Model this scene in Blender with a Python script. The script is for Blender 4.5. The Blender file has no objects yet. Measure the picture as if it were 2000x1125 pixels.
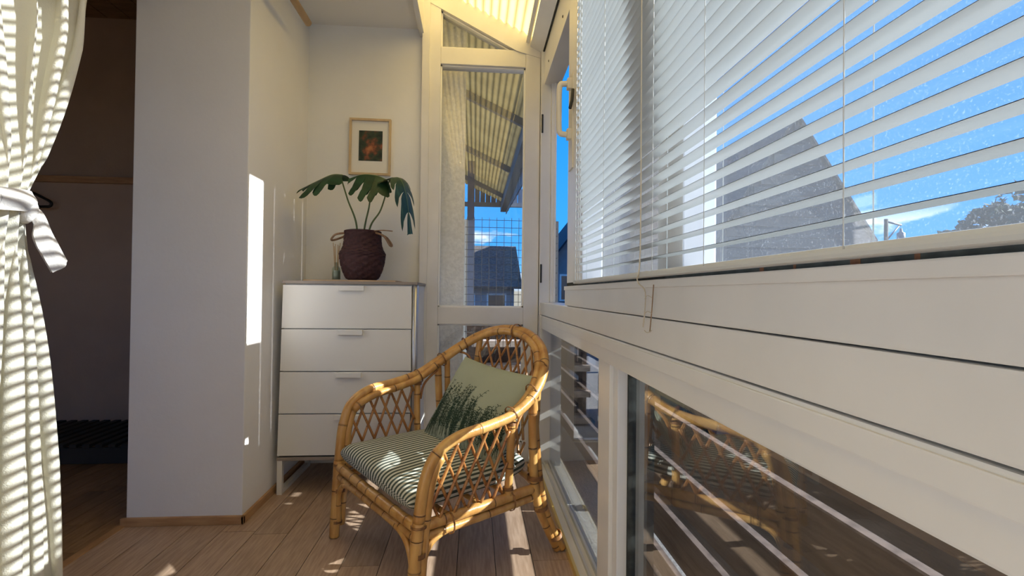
import bpy, bmesh, math, random
from mathutils import Vector, Matrix
random.seed(7)
R = math.radians
SC = bpy.context.scene
COL = SC.collection

# ------------------------------------------------------------------ camera
def cam_basis(psi, phi, rho):
    F = Vector((math.sin(psi)*math.cos(phi), math.cos(psi)*math.cos(phi), math.sin(phi)))
    Rt = Vector((math.cos(psi), -math.sin(psi), 0)); U = Rt.cross(F)
    return Rt*math.cos(rho)+U*math.sin(rho), U*math.cos(rho)-Rt*math.sin(rho), F
cd = bpy.data.cameras.new('camera'); cam = bpy.data.objects.new('camera', cd); COL.objects.link(cam)
_r, _u, _f = cam_basis(R(4.33), R(.66), R(.62))
cam.matrix_world = Matrix(((_r.x, _u.x, -_f.x, 0), (_r.y, _u.y, -_f.y, 0), (_r.z, _u.z, -_f.z, .91), (0, 0, 0, 1)))
cd.sensor_width = 36; cd.lens = 950/2000*36; cd.clip_start = .02; cd.clip_end = 500
SC.camera = cam

# ------------------------------------------------------------------ world, sun, exposure
SC.view_settings.view_transform = 'Standard'; SC.view_settings.look = 'None'
SC.view_settings.gamma = 1; SC.view_settings.use_curve_mapping = False
SC.view_settings.exposure = 1.95
wd = bpy.data.worlds.new('sky'); SC.world = wd; wd.use_nodes = True
nt = wd.node_tree; nt.nodes.clear()
def N(t, **k):
    n = nt.nodes.new(t)
    for a, b in k.items(): setattr(n, a, b)
    return n
tc = N('ShaderNodeTexCoord'); sep = N('ShaderNodeSeparateXYZ'); nt.links.new(tc.outputs['Generated'], sep.inputs[0])
rp = N('ShaderNodeValToRGB'); nt.links.new(sep.outputs['Z'], rp.inputs[0])
e = rp.color_ramp.elements
e[0].position = 0.0; e[0].color = (.20, .20, .18, 1)
e[1].position = 1.0; e[1].color = (.010, .10, .36, 1)
for p, c in ((.004, (.20, .20, .18, 1)), (.012, (.10, .27, .50, 1)), (.10, (.022, .175, .47, 1)), (.35, (.009, .135, .43, 1))):
    q = e.new(p); q.color = c
mp = N('ShaderNodeMapping'); mp.inputs['Scale'].default_value = (1, 1, 2.6); mp.inputs['Location'].default_value = (.35, .1, 0); nt.links.new(tc.outputs['Generated'], mp.inputs[0])
nz = N('ShaderNodeTexNoise'); nz.inputs['Scale'].default_value = 7; nz.inputs['Detail'].default_value = 6; nt.links.new(mp.outputs[0], nz.inputs[0])
cr = N('ShaderNodeValToRGB'); nt.links.new(nz.outputs[0], cr.inputs[0])
cr.color_ramp.elements[0].position = .50; cr.color_ramp.elements[1].position = .58
band = N('ShaderNodeValToRGB'); nt.links.new(sep.outputs['Z'], band.inputs[0])
be = band.color_ramp.elements; be[0].position = .0; be[0].color = (0, 0, 0, 1); be[1].position = .20; be[1].color = (0, 0, 0, 1)
q = be.new(.03); q.color = (1, 1, 1, 1); q = be.new(.12); q.color = (.75, .75, .75, 1); q = be.new(.15); q.color = (.0, .0, .0, 1)
mu = N('ShaderNodeMath', operation='MULTIPLY'); nt.links.new(cr.outputs[0], mu.inputs[0]); nt.links.new(band.outputs[0], mu.inputs[1])
mx = N('ShaderNodeMixRGB'); nt.links.new(mu.outputs[0], mx.inputs[0]); nt.links.new(rp.outputs[0], mx.inputs[1]); mx.inputs[2].default_value = (.52, .54, .57, 1)
bg = N('ShaderNodeBackground'); bg.inputs['Strength'].default_value = .70; nt.links.new(mx.outputs[0], bg.inputs[0])
wo = N('ShaderNodeOutputWorld'); nt.links.new(bg.outputs[0], wo.inputs[0])

SUN_DIR = Vector((-1, .09, -.5)).normalized()
sl = bpy.data.lights.new('sun', 'SUN'); sl.energy = 3.9; sl.angle = R(.53); sl.color = (1, .985, .96)
so = bpy.data.objects.new('sun', sl); COL.objects.link(so); so.rotation_euler = SUN_DIR.to_track_quat('-Z', 'Y').to_euler()
so.location = (8, 0, 6)

# ------------------------------------------------------------------ helpers
def link(o, parent=None):
    COL.objects.link(o)
    if parent: o.parent = parent
    return o
def props(o, label=None, cat=None, group=None, kind=None):
    if label: o['label'] = label
    if cat: o['category'] = cat
    if group: o['group'] = group
    if kind: o['kind'] = kind
    return o
def empty(name, loc=(0, 0, 0), rz=0):
    o = bpy.data.objects.new(name, None); o.location = loc; o.rotation_euler = (0, 0, rz); o.empty_display_size = .05
    return link(o)
class MB:
    def __init__(s): s.v = []; s.f = []; s.uv = []; s.ring = []; s.sm = []
    def box(s, x0, x1, y0, y1, z0, z1, ch=0):
        if ch <= 0:
            b = len(s.v)
            s.v += [(x, y, z) for z in (z0, z1) for y in (y0, y1) for x in (x0, x1)]
            for q in ((0, 2, 3, 1), (4, 5, 7, 6), (0, 1, 5, 4), (2, 6, 7, 3), (0, 4, 6, 2), (1, 3, 7, 5)): s.f.append(tuple(b+i for i in q)); s.sm.append(False)
        else:
            bm = bmesh.new(); bmesh.ops.create_cube(bm, size=1)
            for v in bm.verts: v.co = Vector(((x0+x1)/2+v.co.x*(x1-x0), (y0+y1)/2+v.co.y*(y1-y0), (z0+z1)/2+v.co.z*(z1-z0)))
            bmesh.ops.bevel(bm, geom=bm.edges[:], offset=min(ch, (x1-x0)*.45, (y1-y0)*.45, (z1-z0)*.45), segments=2, affect='EDGES', profile=.7)
            s.bm(bm)
        return s
    def bm(s, bm, smooth=False):
        b = len(s.v); bm.verts.index_update()
        s.v += [tuple(v.co) for v in bm.verts]
        for f in bm.faces: s.f.append(tuple(b+v.index for v in f.verts)); s.sm.append(smooth)
        bm.free(); return s
    def prism(s, poly, axis, a0, a1):
        """poly: 2D points in the plane normal to axis; axis 0=x(y,z) 1=y(x,z) 2=z(x,y)"""
        b = len(s.v); n = len(poly)
        def mk(p, a): return (a, p[0], p[1]) if axis == 0 else ((p[0], a, p[1]) if axis == 1 else (p[0], p[1], a))
        s.v += [mk(p, a0) for p in poly]+[mk(p, a1) for p in poly]
        s.f.append(tuple(range(b, b+n))); s.f.append(tuple(range(b+2*n-1, b+n-1, -1))); s.sm += [False]*2
        for i in range(n):
            j = (i+1) % n; s.f.append((b+i, b+n+i, b+n+j, b+j)); s.sm.append(False)
        return s
    def tube(s, pts, r, seg=8, closed=False, rings=None, cap=True):
        """pts list of Vector, r float or list; rings: indexes (floats list) attribute"""
        P = [Vector(p) for p in pts]; n = len(P); b = len(s.v)
        rr = r if isinstance(r, (list, tuple)) else [r]*n
        up = None; acc = 0
        for i in range(n):
            if closed: t = (P[(i+1) % n]-P[i-1])
            else: t = P[min(i+1, n-1)]-P[max(i-1, 0)]
            if t.length < 1e-9: t = Vector((0, 0, 1))
            t.normalize()
            if up is None: up = t.orthogonal().normalized()
            up = (up-t*up.dot(t))
            if up.length < 1e-6: up = t.orthogonal()
            up.normalize(); sd = t.cross(up)
            if i: acc += (P[i]-P[i-1]).length
            for k in range(seg):
                a = 2*math.pi*k/seg
                s.v.append(tuple(P[i]+(up*math.cos(a)+sd*math.sin(a))*rr[i]))
            while len(s.ring) < b+i*seg: s.ring.append(0.)
            s.ring += [rings[i] if rings else 0.]*seg
        m = n if closed else n-1
        for i in range(m):
            for k in range(seg):
                a0 = b+i*seg+k; a1 = b+i*seg+(k+1) % seg; j = (i+1) % n
                s.f.append((a0, a1, b+j*seg+(k+1) % seg, b+j*seg+k)); s.sm.append(True)
        if cap and not closed:
            s.f.append(tuple(b+k for k in reversed(range(seg)))); s.f.append(tuple(b+(n-1)*seg+k for k in range(seg))); s.sm += [False]*2
        return s
    def lathe(s, prof, seg=32, c=(0, 0, 0), fn=None, smooth=True, caps=True):
        b = len(s.v); n = len(prof)
        for i, (r, z) in enumerate(prof):
            for k in range(seg):
                a = 2*math.pi*k/seg; q = r+(fn(i, k) if fn else 0)
                s.v.append((c[0]+q*math.cos(a), c[1]+q*math.sin(a), c[2]+z))
        for i in range(n-1):
            for k in range(seg):
                s.f.append((b+i*seg+k, b+i*seg+(k+1) % seg, b+(i+1)*seg+(k+1) % seg, b+(i+1)*seg+k)); s.sm.append(smooth)
        if caps:
            if prof[0][0] > 1e-4: s.f.append(tuple(b+k for k in reversed(range(seg)))); s.sm.append(False)
            if prof[-1][0] > 1e-4: s.f.append(tuple(b+(n-1)*seg+k for k in range(seg))); s.sm.append(False)
        return s
    def grid(s, nu, nv, fn, smooth=True, flip=False):
        b = len(s.v)
        for j in range(nv+1):
            for i in range(nu+1): s.v.append(tuple(fn(i/nu, j/nv)))
        for j in range(nv):
            for i in range(nu):
                q = (b+j*(nu+1)+i, b+j*(nu+1)+i+1, b+(j+1)*(nu+1)+i+1, b+(j+1)*(nu+1)+i)
                s.f.append(q[::-1] if flip else q); s.sm.append(smooth)
        return s
    def mesh(s, name, mat):
        me = bpy.data.meshes.new(name); me.from_pydata(s.v, [], s.f); me.update()
        me.polygons.foreach_set('use_smooth', s.sm[:len(s.f)])
        if s.ring:
            at = me.attributes.new('ring', 'FLOAT', 'POINT'); rg = s.ring+[0.]*(len(s.v)-len(s.ring)); at.data.foreach_set('value', rg[:len(s.v)])
        if mat: me.materials.append(mat)
        return me
    def build(s, name, mat, parent=None):
        return link(bpy.data.objects.new(name, s.mesh(name, mat)), parent)
def box(name, mat, b, parent=None, ch=0): return MB().box(*b, ch=ch).build(name, mat, parent)
def struct(o): o['kind'] = 'structure'; return o
def catmull(pts, n=8, closed=False):
    P = [Vector(p) for p in pts]; out = []; m = len(P)
    for i in range(m if closed else m-1):
        if closed: a, b, c, d = P[i-1], P[i], P[(i+1) % m], P[(i+2) % m]
        else: a, b, c, d = P[max(i-1, 0)], P[i], P[i+1], P[min(i+2, m-1)]
        for k in range(n):
            t = k/n
            out.append(.5*((2*b)+(c-a)*t+(2*a-5*b+4*c-d)*t*t+(3*b-a-3*c+d)*t**3))
    if not closed: out.append(P[-1])
    return out

# ------------------------------------------------------------------ materials
def mat(name, col, rough=.6, spec=.5, metal=0, noise=0, nscale=8, ncol=None, bump=0, bscale=60, stretch=None, coat=0, objrand=0, translucent=0):
    m = bpy.data.materials.new(name); m.use_nodes = True; t = m.node_tree; bs = t.nodes['Principled BSDF']
    bs.inputs['Base Color'].default_value = (*col, 1); bs.inputs['Roughness'].default_value = rough; bs.inputs['Metallic'].default_value = metal
    bs.inputs['Specular IOR Level'].default_value = spec
    if coat: bs.inputs['Coat Weight'].default_value = coat; bs.inputs['Coat Roughness'].default_value = .12
    def n(ty, **k):
        x = t.nodes.new(ty)
        for a, b in k.items(): setattr(x, a, b)
        return x
    tcn = n('ShaderNodeTexCoord'); mpn = n('ShaderNodeMapping'); t.links.new(tcn.outputs['Object'], mpn.inputs[0])
    if stretch: mpn.inputs['Scale'].default_value = stretch
    out = None
    if noise:
        nn = n('ShaderNodeTexNoise'); nn.inputs['Scale'].default_value = nscale; nn.inputs['Detail'].default_value = 6; t.links.new(mpn.outputs[0], nn.inputs[0])
        if objrand:
            oi = n('ShaderNodeObjectInfo'); ml = n('ShaderNodeMath', operation='MULTIPLY'); ml.inputs[1].default_value = 37.; t.links.new(oi.outputs['Random'], ml.inputs[0])
            nn.noise_dimensions = '4D'; t.links.new(ml.outputs[0], nn.inputs['W'])
        rm = n('ShaderNodeValToRGB'); t.links.new(nn.outputs[0], rm.inputs[0])
        c2 = ncol or tuple(x*(1-noise) for x in col)
        rm.color_ramp.elements[0].position = .36; rm.color_ramp.elements[1].position = .64
        rm.color_ramp.elements[0].color = (*c2, 1); rm.color_ramp.elements[1].color = (*col, 1)
        out = rm.outputs[0]
        if objrand:
            hs = n('ShaderNodeHueSaturation'); mr = n('ShaderNodeMapRange'); mr.inputs[3].default_value = 1-objrand; mr.inputs[4].default_value = 1+objrand
            t.links.new(oi.outputs['Random'], mr.inputs[0]); t.links.new(mr.outputs[0], hs.inputs['Value']); t.links.new(out, hs.inputs['Color']); out = hs.outputs[0]
        t.links.new(out, bs.inputs['Base Color'])
    if bump:
        bn = n('ShaderNodeTexNoise'); bn.inputs['Scale'].default_value = bscale; bn.inputs['Detail'].default_value = 4; t.links.new(mpn.outputs[0], bn.inputs[0])
        bp = n('ShaderNodeBump'); bp.inputs['Strength'].default_value = bump; bp.inputs['Distance'].default_value = .004
        t.links.new(bn.outputs[0], bp.inputs['Height']); t.links.new(bp.outputs[0], bs.inputs['Normal'])
    if translucent:
        tr = n('ShaderNodeBsdfTranslucent'); ms = n('ShaderNodeMixShader'); ms.inputs[0].default_value = translucent
        if out: t.links.new(out, tr.inputs[0])
        else: tr.inputs[0].default_value = (*col, 1)
        t.links.new(bs.outputs[0], ms.inputs[1]); t.links.new(tr.outputs[0], ms.inputs[2]); t.links.new(ms.outputs[0], t.nodes['Material Output'].inputs[0])
    return m
def glass(name, tint=(1, 1, 1), dirt=0, boost=0):
    m = bpy.data.materials.new(name); m.use_nodes = True; t = m.node_tree; t.nodes.clear()
    L = t.links; n = t.nodes.new
    tr = n('ShaderNodeBsdfTransparent'); tr.inputs[0].default_value = (*tint, 1)
    gl = n('ShaderNodeBsdfGlossy'); gl.inputs['Roughness'].default_value = 0.0
    lw = n('ShaderNodeLayerWeight'); lw.inputs[0].default_value = .5
    pw_ = n('ShaderNodeMath'); pw_.operation = 'POWER'; pw_.inputs[1].default_value = 5; L.new(lw.outputs['Facing'], pw_.inputs[0])
    fr = n('ShaderNodeMath'); fr.operation = 'MULTIPLY_ADD'; fr.inputs[1].default_value = .95-boost; fr.inputs[2].default_value = .04+boost; L.new(pw_.outputs[0], fr.inputs[0])
    ms = n('ShaderNodeMixShader'); L.new(fr.outputs[0], ms.inputs[0]); L.new(tr.outputs[0], ms.inputs[1]); L.new(gl.outputs[0], ms.inputs[2])
    res = ms.outputs[0]
    if dirt:
        tcn = n('ShaderNodeTexCoord'); nn = n('ShaderNodeTexNoise'); nn.inputs['Scale'].default_value = 330; nn.inputs['Detail'].default_value = 3; L.new(tcn.outputs['Object'], nn.inputs[0])
        rm = n('ShaderNodeValToRGB'); L.new(nn.outputs[0], rm.inputs[0]); rm.color_ramp.elements[0].position = .60; rm.color_ramp.elements[1].position = .74
        rm.color_ramp.elements[0].color = (dirt*.9,)*3+(1,); rm.color_ramp.elements[1].color = (min(1, dirt*3),)*3+(1,)
        ds = n('ShaderNodeBsdfTranslucent'); ds.inputs[0].default_value = (.8, .85, .9, 1)
        m2 = n('ShaderNodeMixShader'); L.new(rm.outputs[0], m2.inputs[0]); L.new(res, m2.inputs[1]); L.new(ds.outputs[0], m2.inputs[2]); res = m2.outputs[0]
    o = n('ShaderNodeOutputMaterial'); L.new(res, o.inputs[0])
    return m
def cane_mat(name, c1, c2):
    m = mat(name, c1, rough=.32, spec=.5, noise=1, ncol=c2, nscale=9, stretch=(3, 3, 1), bump=.25, bscale=90, coat=.25)
    t = m.node_tree; bs = t.nodes['Principled BSDF']; src = bs.inputs['Base Color'].links[0].from_socket
    at = t.nodes.new('ShaderNodeAttribute'); at.attribute_name = 'ring'
    mxn = t.nodes.new('ShaderNodeMixRGB'); mxn.inputs[2].default_value = (.07, .025, .010, 1)
    t.links.new(at.outputs['Fac'], mxn.inputs[0]); t.links.new(src, mxn.inputs[1]); t.links.new(mxn.outputs[0], bs.inputs['Base Color'])
    return m
M = {}
M['wall'] = mat('cream_plaster', (.85, .845, .825), rough=.85, spec=.2, bump=.18, bscale=45, noise=.05, nscale=3)
M['wall_white'] = mat('white_plaster', (.87, .86, .85), rough=.85, spec=.2, bump=.15, bscale=60, noise=.04, nscale=3)
M['ceiling'] = mat('ceiling_plaster', (.84, .82, .79), rough=.9, spec=.1, bump=.1)
M['dark_wall'] = mat('taupe_plaster', (.56, .43, .33), rough=.9, spec=.15, bump=.2, bscale=70, noise=.08, nscale=5)
M['dark_wall_up'] = mat('brown_plaster', (.46, .35, .26), rough=.9, spec=.15, bump=.2, bscale=70, noise=.08, nscale=5)
M['frame'] = mat('white_lacquer', (.80, .80, .79), rough=.32, spec=.5, noise=.05, nscale=6)
M['frame_old'] = mat('aged_white_lacquer', (.80, .79, .775), rough=.38, spec=.45, noise=.08, nscale=5, bump=.05)
M['bead'] = mat('white_bead', (.88, .88, .86), rough=.3)
M['gasket'] = mat('dark_gasket', (.075, .08, .075), rough=.9, spec=.1, noise=.4, nscale=40)
M['rust'] = mat('rust', (.22, .09, .04), rough=.9, noise=.4, nscale=80)
M['oak'] = mat('oak_laminate', (.50, .36, .265), rough=.36, spec=.45, noise=1, ncol=(.36, .245, .17), nscale=14, stretch=(9, .8, 1), objrand=.16, bump=.04, bscale=120)
M['parquet'] = mat('brown_parquet', (.32, .19, .09), rough=.4, noise=1, ncol=(.22, .12, .05), nscale=12, stretch=(8, 1, 1), objrand=.25)
M['base'] = mat('baseboard_wood', (.52, .31, .15), rough=.45, noise=1, ncol=(.40, .22, .10), nscale=10, stretch=(1, 1, 8))
M['rodwood'] = mat('pale_beech', (.60, .40, .22), rough=.45, noise=.2, nscale=12)
M['pine'] = mat('dark_pine', (.27, .16, .085), rough=.6, noise=.3, nscale=10, stretch=(1, 6, 6))
M['roof'] = mat('yellow_corrugated_plastic', (.95, .67, .22), rough=.5, translucent=.66, noise=.12, nscale=5)
M['roof_shaded'] = mat('shaded_corrugated_plastic', (.30, .25, .12), rough=.7, translucent=.14, noise=.3, nscale=5)  # darker, less translucent sheet colour standing in for shade on the canopy
M['glass'] = glass('window_glass')
M['glass_low'] = glass('float_glass', (.90, .92, .91), boost=.09)
M['glass_dirty'] = glass('dusty_glass', (.93, .97, 1.0), dirt=.035)
M['slat'] = mat('white_enamelled_aluminium', (.60, .625, .62), rough=.35, spec=.5)
M['cord'] = mat('cream_cord', (.62, .57, .47), rough=.8)
M['cordbrown'] = mat('brown_cord', (.30, .20, .12), rough=.8)
M['cane'] = cane_mat('honey_rattan', (.66, .385, .125), (.48, .235, .065))
M['cane_thin'] = cane_mat('thin_rattan', (.50, .245, .075), (.30, .115, .035))
M['binding'] = mat('rattan_peel_binding', (.33, .15, .05), rough=.4, noise=.4, nscale=60)
M['drawer'] = mat('white_foil', (.74, .735, .71), rough=.4)
M['dtop'] = mat('grey_brown_top', (.28, .24, .21), rough=.5, noise=.1)
M['dside'] = mat('grey_metal', (.52, .53, .55), rough=.3, metal=.6)
M['dleg'] = mat('white_metal', (.72, .70, .66), rough=.4)
M['shadowgap'] = mat('black_gap', (.02, .02, .02), rough=.9)
M['basket'] = mat('burgundy_seagrass', (.058, .019, .021), rough=.8, noise=.4, nscale=60, bump=.4, bscale=200)
M['rope'] = mat('seagrass_rope', (.33, .20, .12), rough=.9, noise=.3, nscale=80, bump=.5, bscale=200)
M['leaf'] = mat('monstera_leaf', (.024, .070, .030), rough=.42, spec=.3, noise=.4, nscale=20)
M['stem'] = mat('leaf_stalk', (.10, .15, .05), rough=.5, noise=.3, nscale=40)
M['rib'] = mat('leaf_rib', (.16, .24, .09), rough=.4)
M['clear'] = glass('clear_vessel', (.86, .90, .88))
M['liquid'] = mat('pale_liquid', (.42, .45, .40), rough=.1, spec=.6)
M['reed'] = mat('reed', (.48, .32, .17), rough=.7)
M['tray'] = mat('thin_wood', (.58, .40, .24), rough=.5, noise=.25, nscale=10, stretch=(1, 8, 8))
M['picframe'] = mat('ash_frame', (.66, .49, .29), rough=.5, noise=.2, nscale=20, stretch=(1, 1, .3))
M['paper'] = mat('mount_card', (.80, .78, .72), rough=.9)
M['curtain'] = mat('cream_cotton', (.74, .70, .58), rough=.9, spec=.1, translucent=.12, bump=.25, bscale=400)
M['tie'] = mat('pale_cotton_tie', (.66, .62, .57), rough=.9, spec=.1, bump=.25, bscale=300)
M['pillow'] = mat('sage_cotton', (.40, .445, .355), rough=.9, spec=.1, bump=.2, bscale=350, noise=.06, nscale=4)
M['print'] = mat('dark_green_print', (.035, .06, .045), rough=.9, spec=.1)
M['black'] = mat('black_plastic', (.012, .011, .011), rough=.35)
M['blackwood'] = mat('black_stained_wood', (.055, .048, .043), rough=.6, spec=.2)
M['brass'] = mat('gold_aluminium', (.78, .56, .16), rough=.3, metal=.35)
M['alu'] = mat('silver_aluminium', (.70, .70, .68), rough=.45, metal=.5)
M['hinge'] = mat('dark_steel', (.05, .05, .045), rough=.5, metal=.5)
M['handle'] = mat('ivory_plastic', (.74, .70, .60), rough=.35)
M['roughcast'] = mat('roughcast_render', (.93, .94, .90), rough=.95, noise=1, ncol=(.82, .83, .79), nscale=55, bump=1, bscale=80)
M['concrete'] = mat('speckled_concrete', (.34, .33, .31), rough=.95, noise=1, ncol=(.17, .165, .16), nscale=120)
M['plank'] = mat('weathered_brown_plank', (.115, .075, .052), rough=.8, noise=1, ncol=(.055, .036, .025), nscale=16, stretch=(1, .5, 6), objrand=.2)
M['plank_grey'] = mat('weathered_grey_board', (.42, .37, .33), rough=.85, noise=1, ncol=(.28, .23, .20), nscale=16, stretch=(.6, 6, 6), objrand=.15)
M['plank_edge'] = mat('pale_plank_edge', (.17, .125, .105), rough=.9, noise=1, ncol=(.09, .065, .055), nscale=40)  # slightly paler tone for the top edge of each plank
M['wire'] = mat('galvanised_wire', (.03, .03, .03), rough=1, spec=0)
M['slate'] = mat('slate_roof', (.060, .066, .072), rough=.9, spec=.1, noise=.35, nscale=3)
M['siding'] = mat('grey_siding', (.085, .09, .092), rough=.9, spec=.1, noise=.2, nscale=2)
M['render'] = mat('grey_render', (.30, .31, .33), rough=.9, noise=.2, nscale=2)
M['navyroof'] = mat('dark_tile', (.018, .022, .035), rough=.8)
M['rooftile'] = mat('brown_grey_tile', (.15, .14, .13), rough=1, spec=0, noise=.5, nscale=8)
M['pane_dark'] = mat('dark_pane', (.02, .025, .04), rough=.1)
M['grass'] = mat('dark_soil', (.030, .024, .018), rough=1, spec=0, noise=.4, nscale=.8)
M['foliage'] = mat('tree_foliage', (.075, .11, .055), rough=.8, noise=.5, nscale=2, translucent=.25)
M['bark'] = mat('tree_bark', (.08, .06, .045), rough=.95, noise=.3)
M['bluegrey'] = mat('blue_grey_sheet', (.12, .15, .21), rough=.4, noise=.2, nscale=6)
M['steel'] = mat('grey_painted_steel', (.17, .18, .19), rough=.5)

def stripe_mat():
    m = mat('striped_cotton', (.7, .7, .66), rough=.9, spec=.1, bump=.15, bscale=300); t = m.node_tree; bs = t.nodes['Principled BSDF']
    a = t.nodes.new('ShaderNodeAttribute'); a.attribute_name = 'ring'
    k = t.nodes.new('ShaderNodeMath'); k.operation = 'MULTIPLY'; k.inputs[1].default_value = 1/.0190; t.links.new(a.outputs['Fac'], k.inputs[0])
    f = t.nodes.new('ShaderNodeMath'); f.operation = 'FRACT'; t.links.new(k.outputs[0], f.inputs[0])
    r = t.nodes.new('ShaderNodeValToRGB'); t.links.new(f.outputs[0], r.inputs[0]); el = r.color_ramp.elements
    r.color_ramp.interpolation = 'LINEAR'
    el[0].position = 0; el[0].color = (.62, .63, .57, 1); el[1].position = 1; el[1].color = (.62, .63, .57, 1)
    D = (.075, .095, .085, 1)
    for p, c in ((.44, (.62, .63, .57, 1)), (.50, D), (.94, D)):
        q = el.new(p); q.color = c
    t.links.new(r.outputs[0], bs.inputs['Base Color'])
    return m
M['stripe'] = stripe_mat()
def art_mat():
    # plain colour-field stand-in for the print in the frame
    m = mat('colour_field_print', (.1, .1, .1), rough=.6); t = m.node_tree; bs = t.nodes['Principled BSDF']; L = t.links
    g = t.nodes.new('ShaderNodeTexCoord'); nn = t.nodes.new('ShaderNodeTexNoise'); nn.inputs['Scale'].default_value = 26; nn.inputs['Detail'].default_value = 5
    L.new(g.outputs['Object'], nn.inputs[0])
    r = t.nodes.new('ShaderNodeValToRGB'); L.new(nn.outputs[0], r.inputs[0]); el = r.color_ramp.elements
    el[0].position = .30; el[0].color = (.012, .022, .014, 1); el[1].position = .72; el[1].color = (.42, .16, .06, 1)
    for p, c in ((.44, (.03, .05, .028, 1)), (.52, (.10, .045, .022, 1)), (.62, (.27, .085, .035, 1))):
        q = el.new(p); q.color = c
    sp = t.nodes.new('ShaderNodeTexGradient'); sp.gradient_type = 'SPHERICAL'; mp_ = t.nodes.new('ShaderNodeMapping'); mp_.inputs['Scale'].default_value = (19, 0, 13)
    mp_.inputs['Location'].default_value = (0, 0, .05); L.new(g.outputs['Object'], mp_.inputs[0]); L.new(mp_.outputs[0], sp.inputs[0])
    mm = t.nodes.new('ShaderNodeMath'); mm.operation = 'MULTIPLY_ADD'; mm.inputs[1].default_value = .26; L.new(sp.outputs['Fac'], mm.inputs[0])
    m3 = t.nodes.new('ShaderNodeMath'); m3.operation = 'SUBTRACT'; m3.inputs[1].default_value = .09; L.new(nn.outputs[0], m3.inputs[0]); L.new(m3.outputs[0], mm.inputs[2])
    L.new(mm.outputs[0], r.inputs[0])
    L.new(r.outputs[0], bs.inputs['Base Color'])
    return m
M['art'] = art_mat()

# ------------------------------------------------------------------ room structure
EY = 2.66      # end wall
LX = -.90      # left wall of the nook
def planks(name, x0, x1, y0, y1, z, w, ln, m, gap=.0012, along='y', seedv=1):
    rng = random.Random(seedv)
    base = box(name, M['shadowgap'], (x0, x1, y0, y1, z-.06, z-.004)); struct(base)
    x = x0
    while x < x1-.005:
        x2 = min(x+w, x1); y = y0-rng.uniform(0, ln*.9)
        while y < y1-.005:
            a, b = max(y, y0), min(y+ln, y1)
            if b-a > .01: box('plank', m, (x+gap, x2-gap, a+gap, b-gap, z-.004, z), base)
            y += ln
        x = x2
    return base
fl = planks('floor', -1.33, .335, -2.4, EY, 0, .128, 1.25, M['oak'], seedv=3)
fl['label'] = 'light oak laminate planks of the sunroom floor'
fl2 = planks('floor', -3.6, -1.345, -.6, 3.25, -.002, .075, .5, M['parquet'], seedv=5)
fl2['label'] = 'dark brown parquet floor of the room beyond the curtain'
o = struct(box('trim_1', M['base'], (-1.352, -1.328, -.4, 1.985, -.01, .006))); o['label'] = 'thin wooden threshold strip between the two floors'

w = struct(box('wall_left', M['wall_white'], (-1.33, LX, 1.99, 3.4, 0, 2.75), ch=.004)); w['label'] = 'white plastered pillar at the end of the left wall'
bb = empty('baseboard_left', (-1.1, 1.98, 0)); bb['kind'] = 'structure'; bb['label'] = 'low wooden skirting around the white pillar'
for b_ in ((-1.345, LX+.012, 1.976, 1.99, 0, .032), (LX, LX+.012, 1.976, EY, 0, .032)):
    q_ = box('skirting_board', M['base'], b_, None, ch=.003); q_.parent = bb; q_.matrix_parent_inverse = Matrix.Translation((1.1, -1.98, 0))
w = struct(box('wall_end', M['wall'], (LX, -.295, EY, 2.82, 0, 2.75))); w['label'] = 'cream wall behind the dresser with the small picture'
w = struct(box('wall_left', M['wall'], (-1.33, LX, -2.4, -.25, 0, 2.75))); w['label'] = 'cream wall left of the doorway, behind the camera'
w = struct(box('wall_header', M['wall'], (-1.33, -1.25, -.25, 1.99, 2.25, 2.75))); w['label'] = 'plastered lintel over the wide doorway to the dark room'
w = struct(box('wall_rear', M['wall_white'], (-1.33, .45, -1.35, -1.25, 0, 2.75))); w['label'] = 'white wall closing the sunroom behind the camera'
w = struct(box('ceiling', M['ceiling'], (-1.33, -.30, -2.4, EY, 2.34, 2.42))); w['label'] = 'flat pale ceiling over the left of the sunroom'
w = struct(box('trim_2', M['frame_old'], (-.315, -.29, -2.4, EY, 2.30, 2.62))); w['label'] = 'white fascia between ceiling and sloping roof'
# dark room
w = struct(box('wall_far', M['dark_wall'], (-3.6, -1.33, 3.25, 3.35, 0, 1.59))); w['label'] = 'taupe lower wall of the dark room'
w = struct(box('wall_far', M['dark_wall_up'], (-3.6, -1.33, 3.25, 3.35, 1.59, 2.7))); w['label'] = 'brown upper wall of the dark room'
w = struct(box('wall_west', M['dark_wall'], (-3.7, -3.6, -.6, 3.35, 0, 2.7))); w['label'] = 'taupe side wall of the dark room'
w = struct(MB().box(-3.6, -3.3, -.7, -.6, 0, 2.7).box(-1.6, -1.33, -.7, -.6, 0, 2.7).box(-3.3, -1.6, -.7, -.6, 0, .75).box(-3.3, -1.6, -.7, -.6, 2.3, 2.7).build('wall_south', M['dark_wall'])); w['label'] = 'taupe near wall of the dark room'
w4 = empty('fill_window'); w4['kind'] = 'structure'; w4['label'] = 'white framed window added to light the dark room, behind the camera'  # unseen window, added to let skylight into the dark room
for b_ in ((-3.3, -3.24, -.69, -.61, .75, 2.3), (-1.66, -1.6, -.69, -.61, .75, 2.3), (-3.24, -1.66, -.69, -.61, .75, .81), (-3.24, -1.66, -.69, -.61, 2.24, 2.3), (-2.48, -2.42, -.69, -.61, .81, 2.24)): box('frame_bar', M['frame'], b_, w4)
for a_, c_ in ((-3.24, -2.48), (-2.42, -1.66)): box('pane', M['glass'], (a_, c_, -.652, -.648, .81, 2.24), w4)
cl = struct(box('ceiling', M['pine'], (-3.6, -1.33, -.6, 3.25, 2.64, 2.7))); cl['label'] = 'brown boarded ceiling of the dark room'
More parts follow.
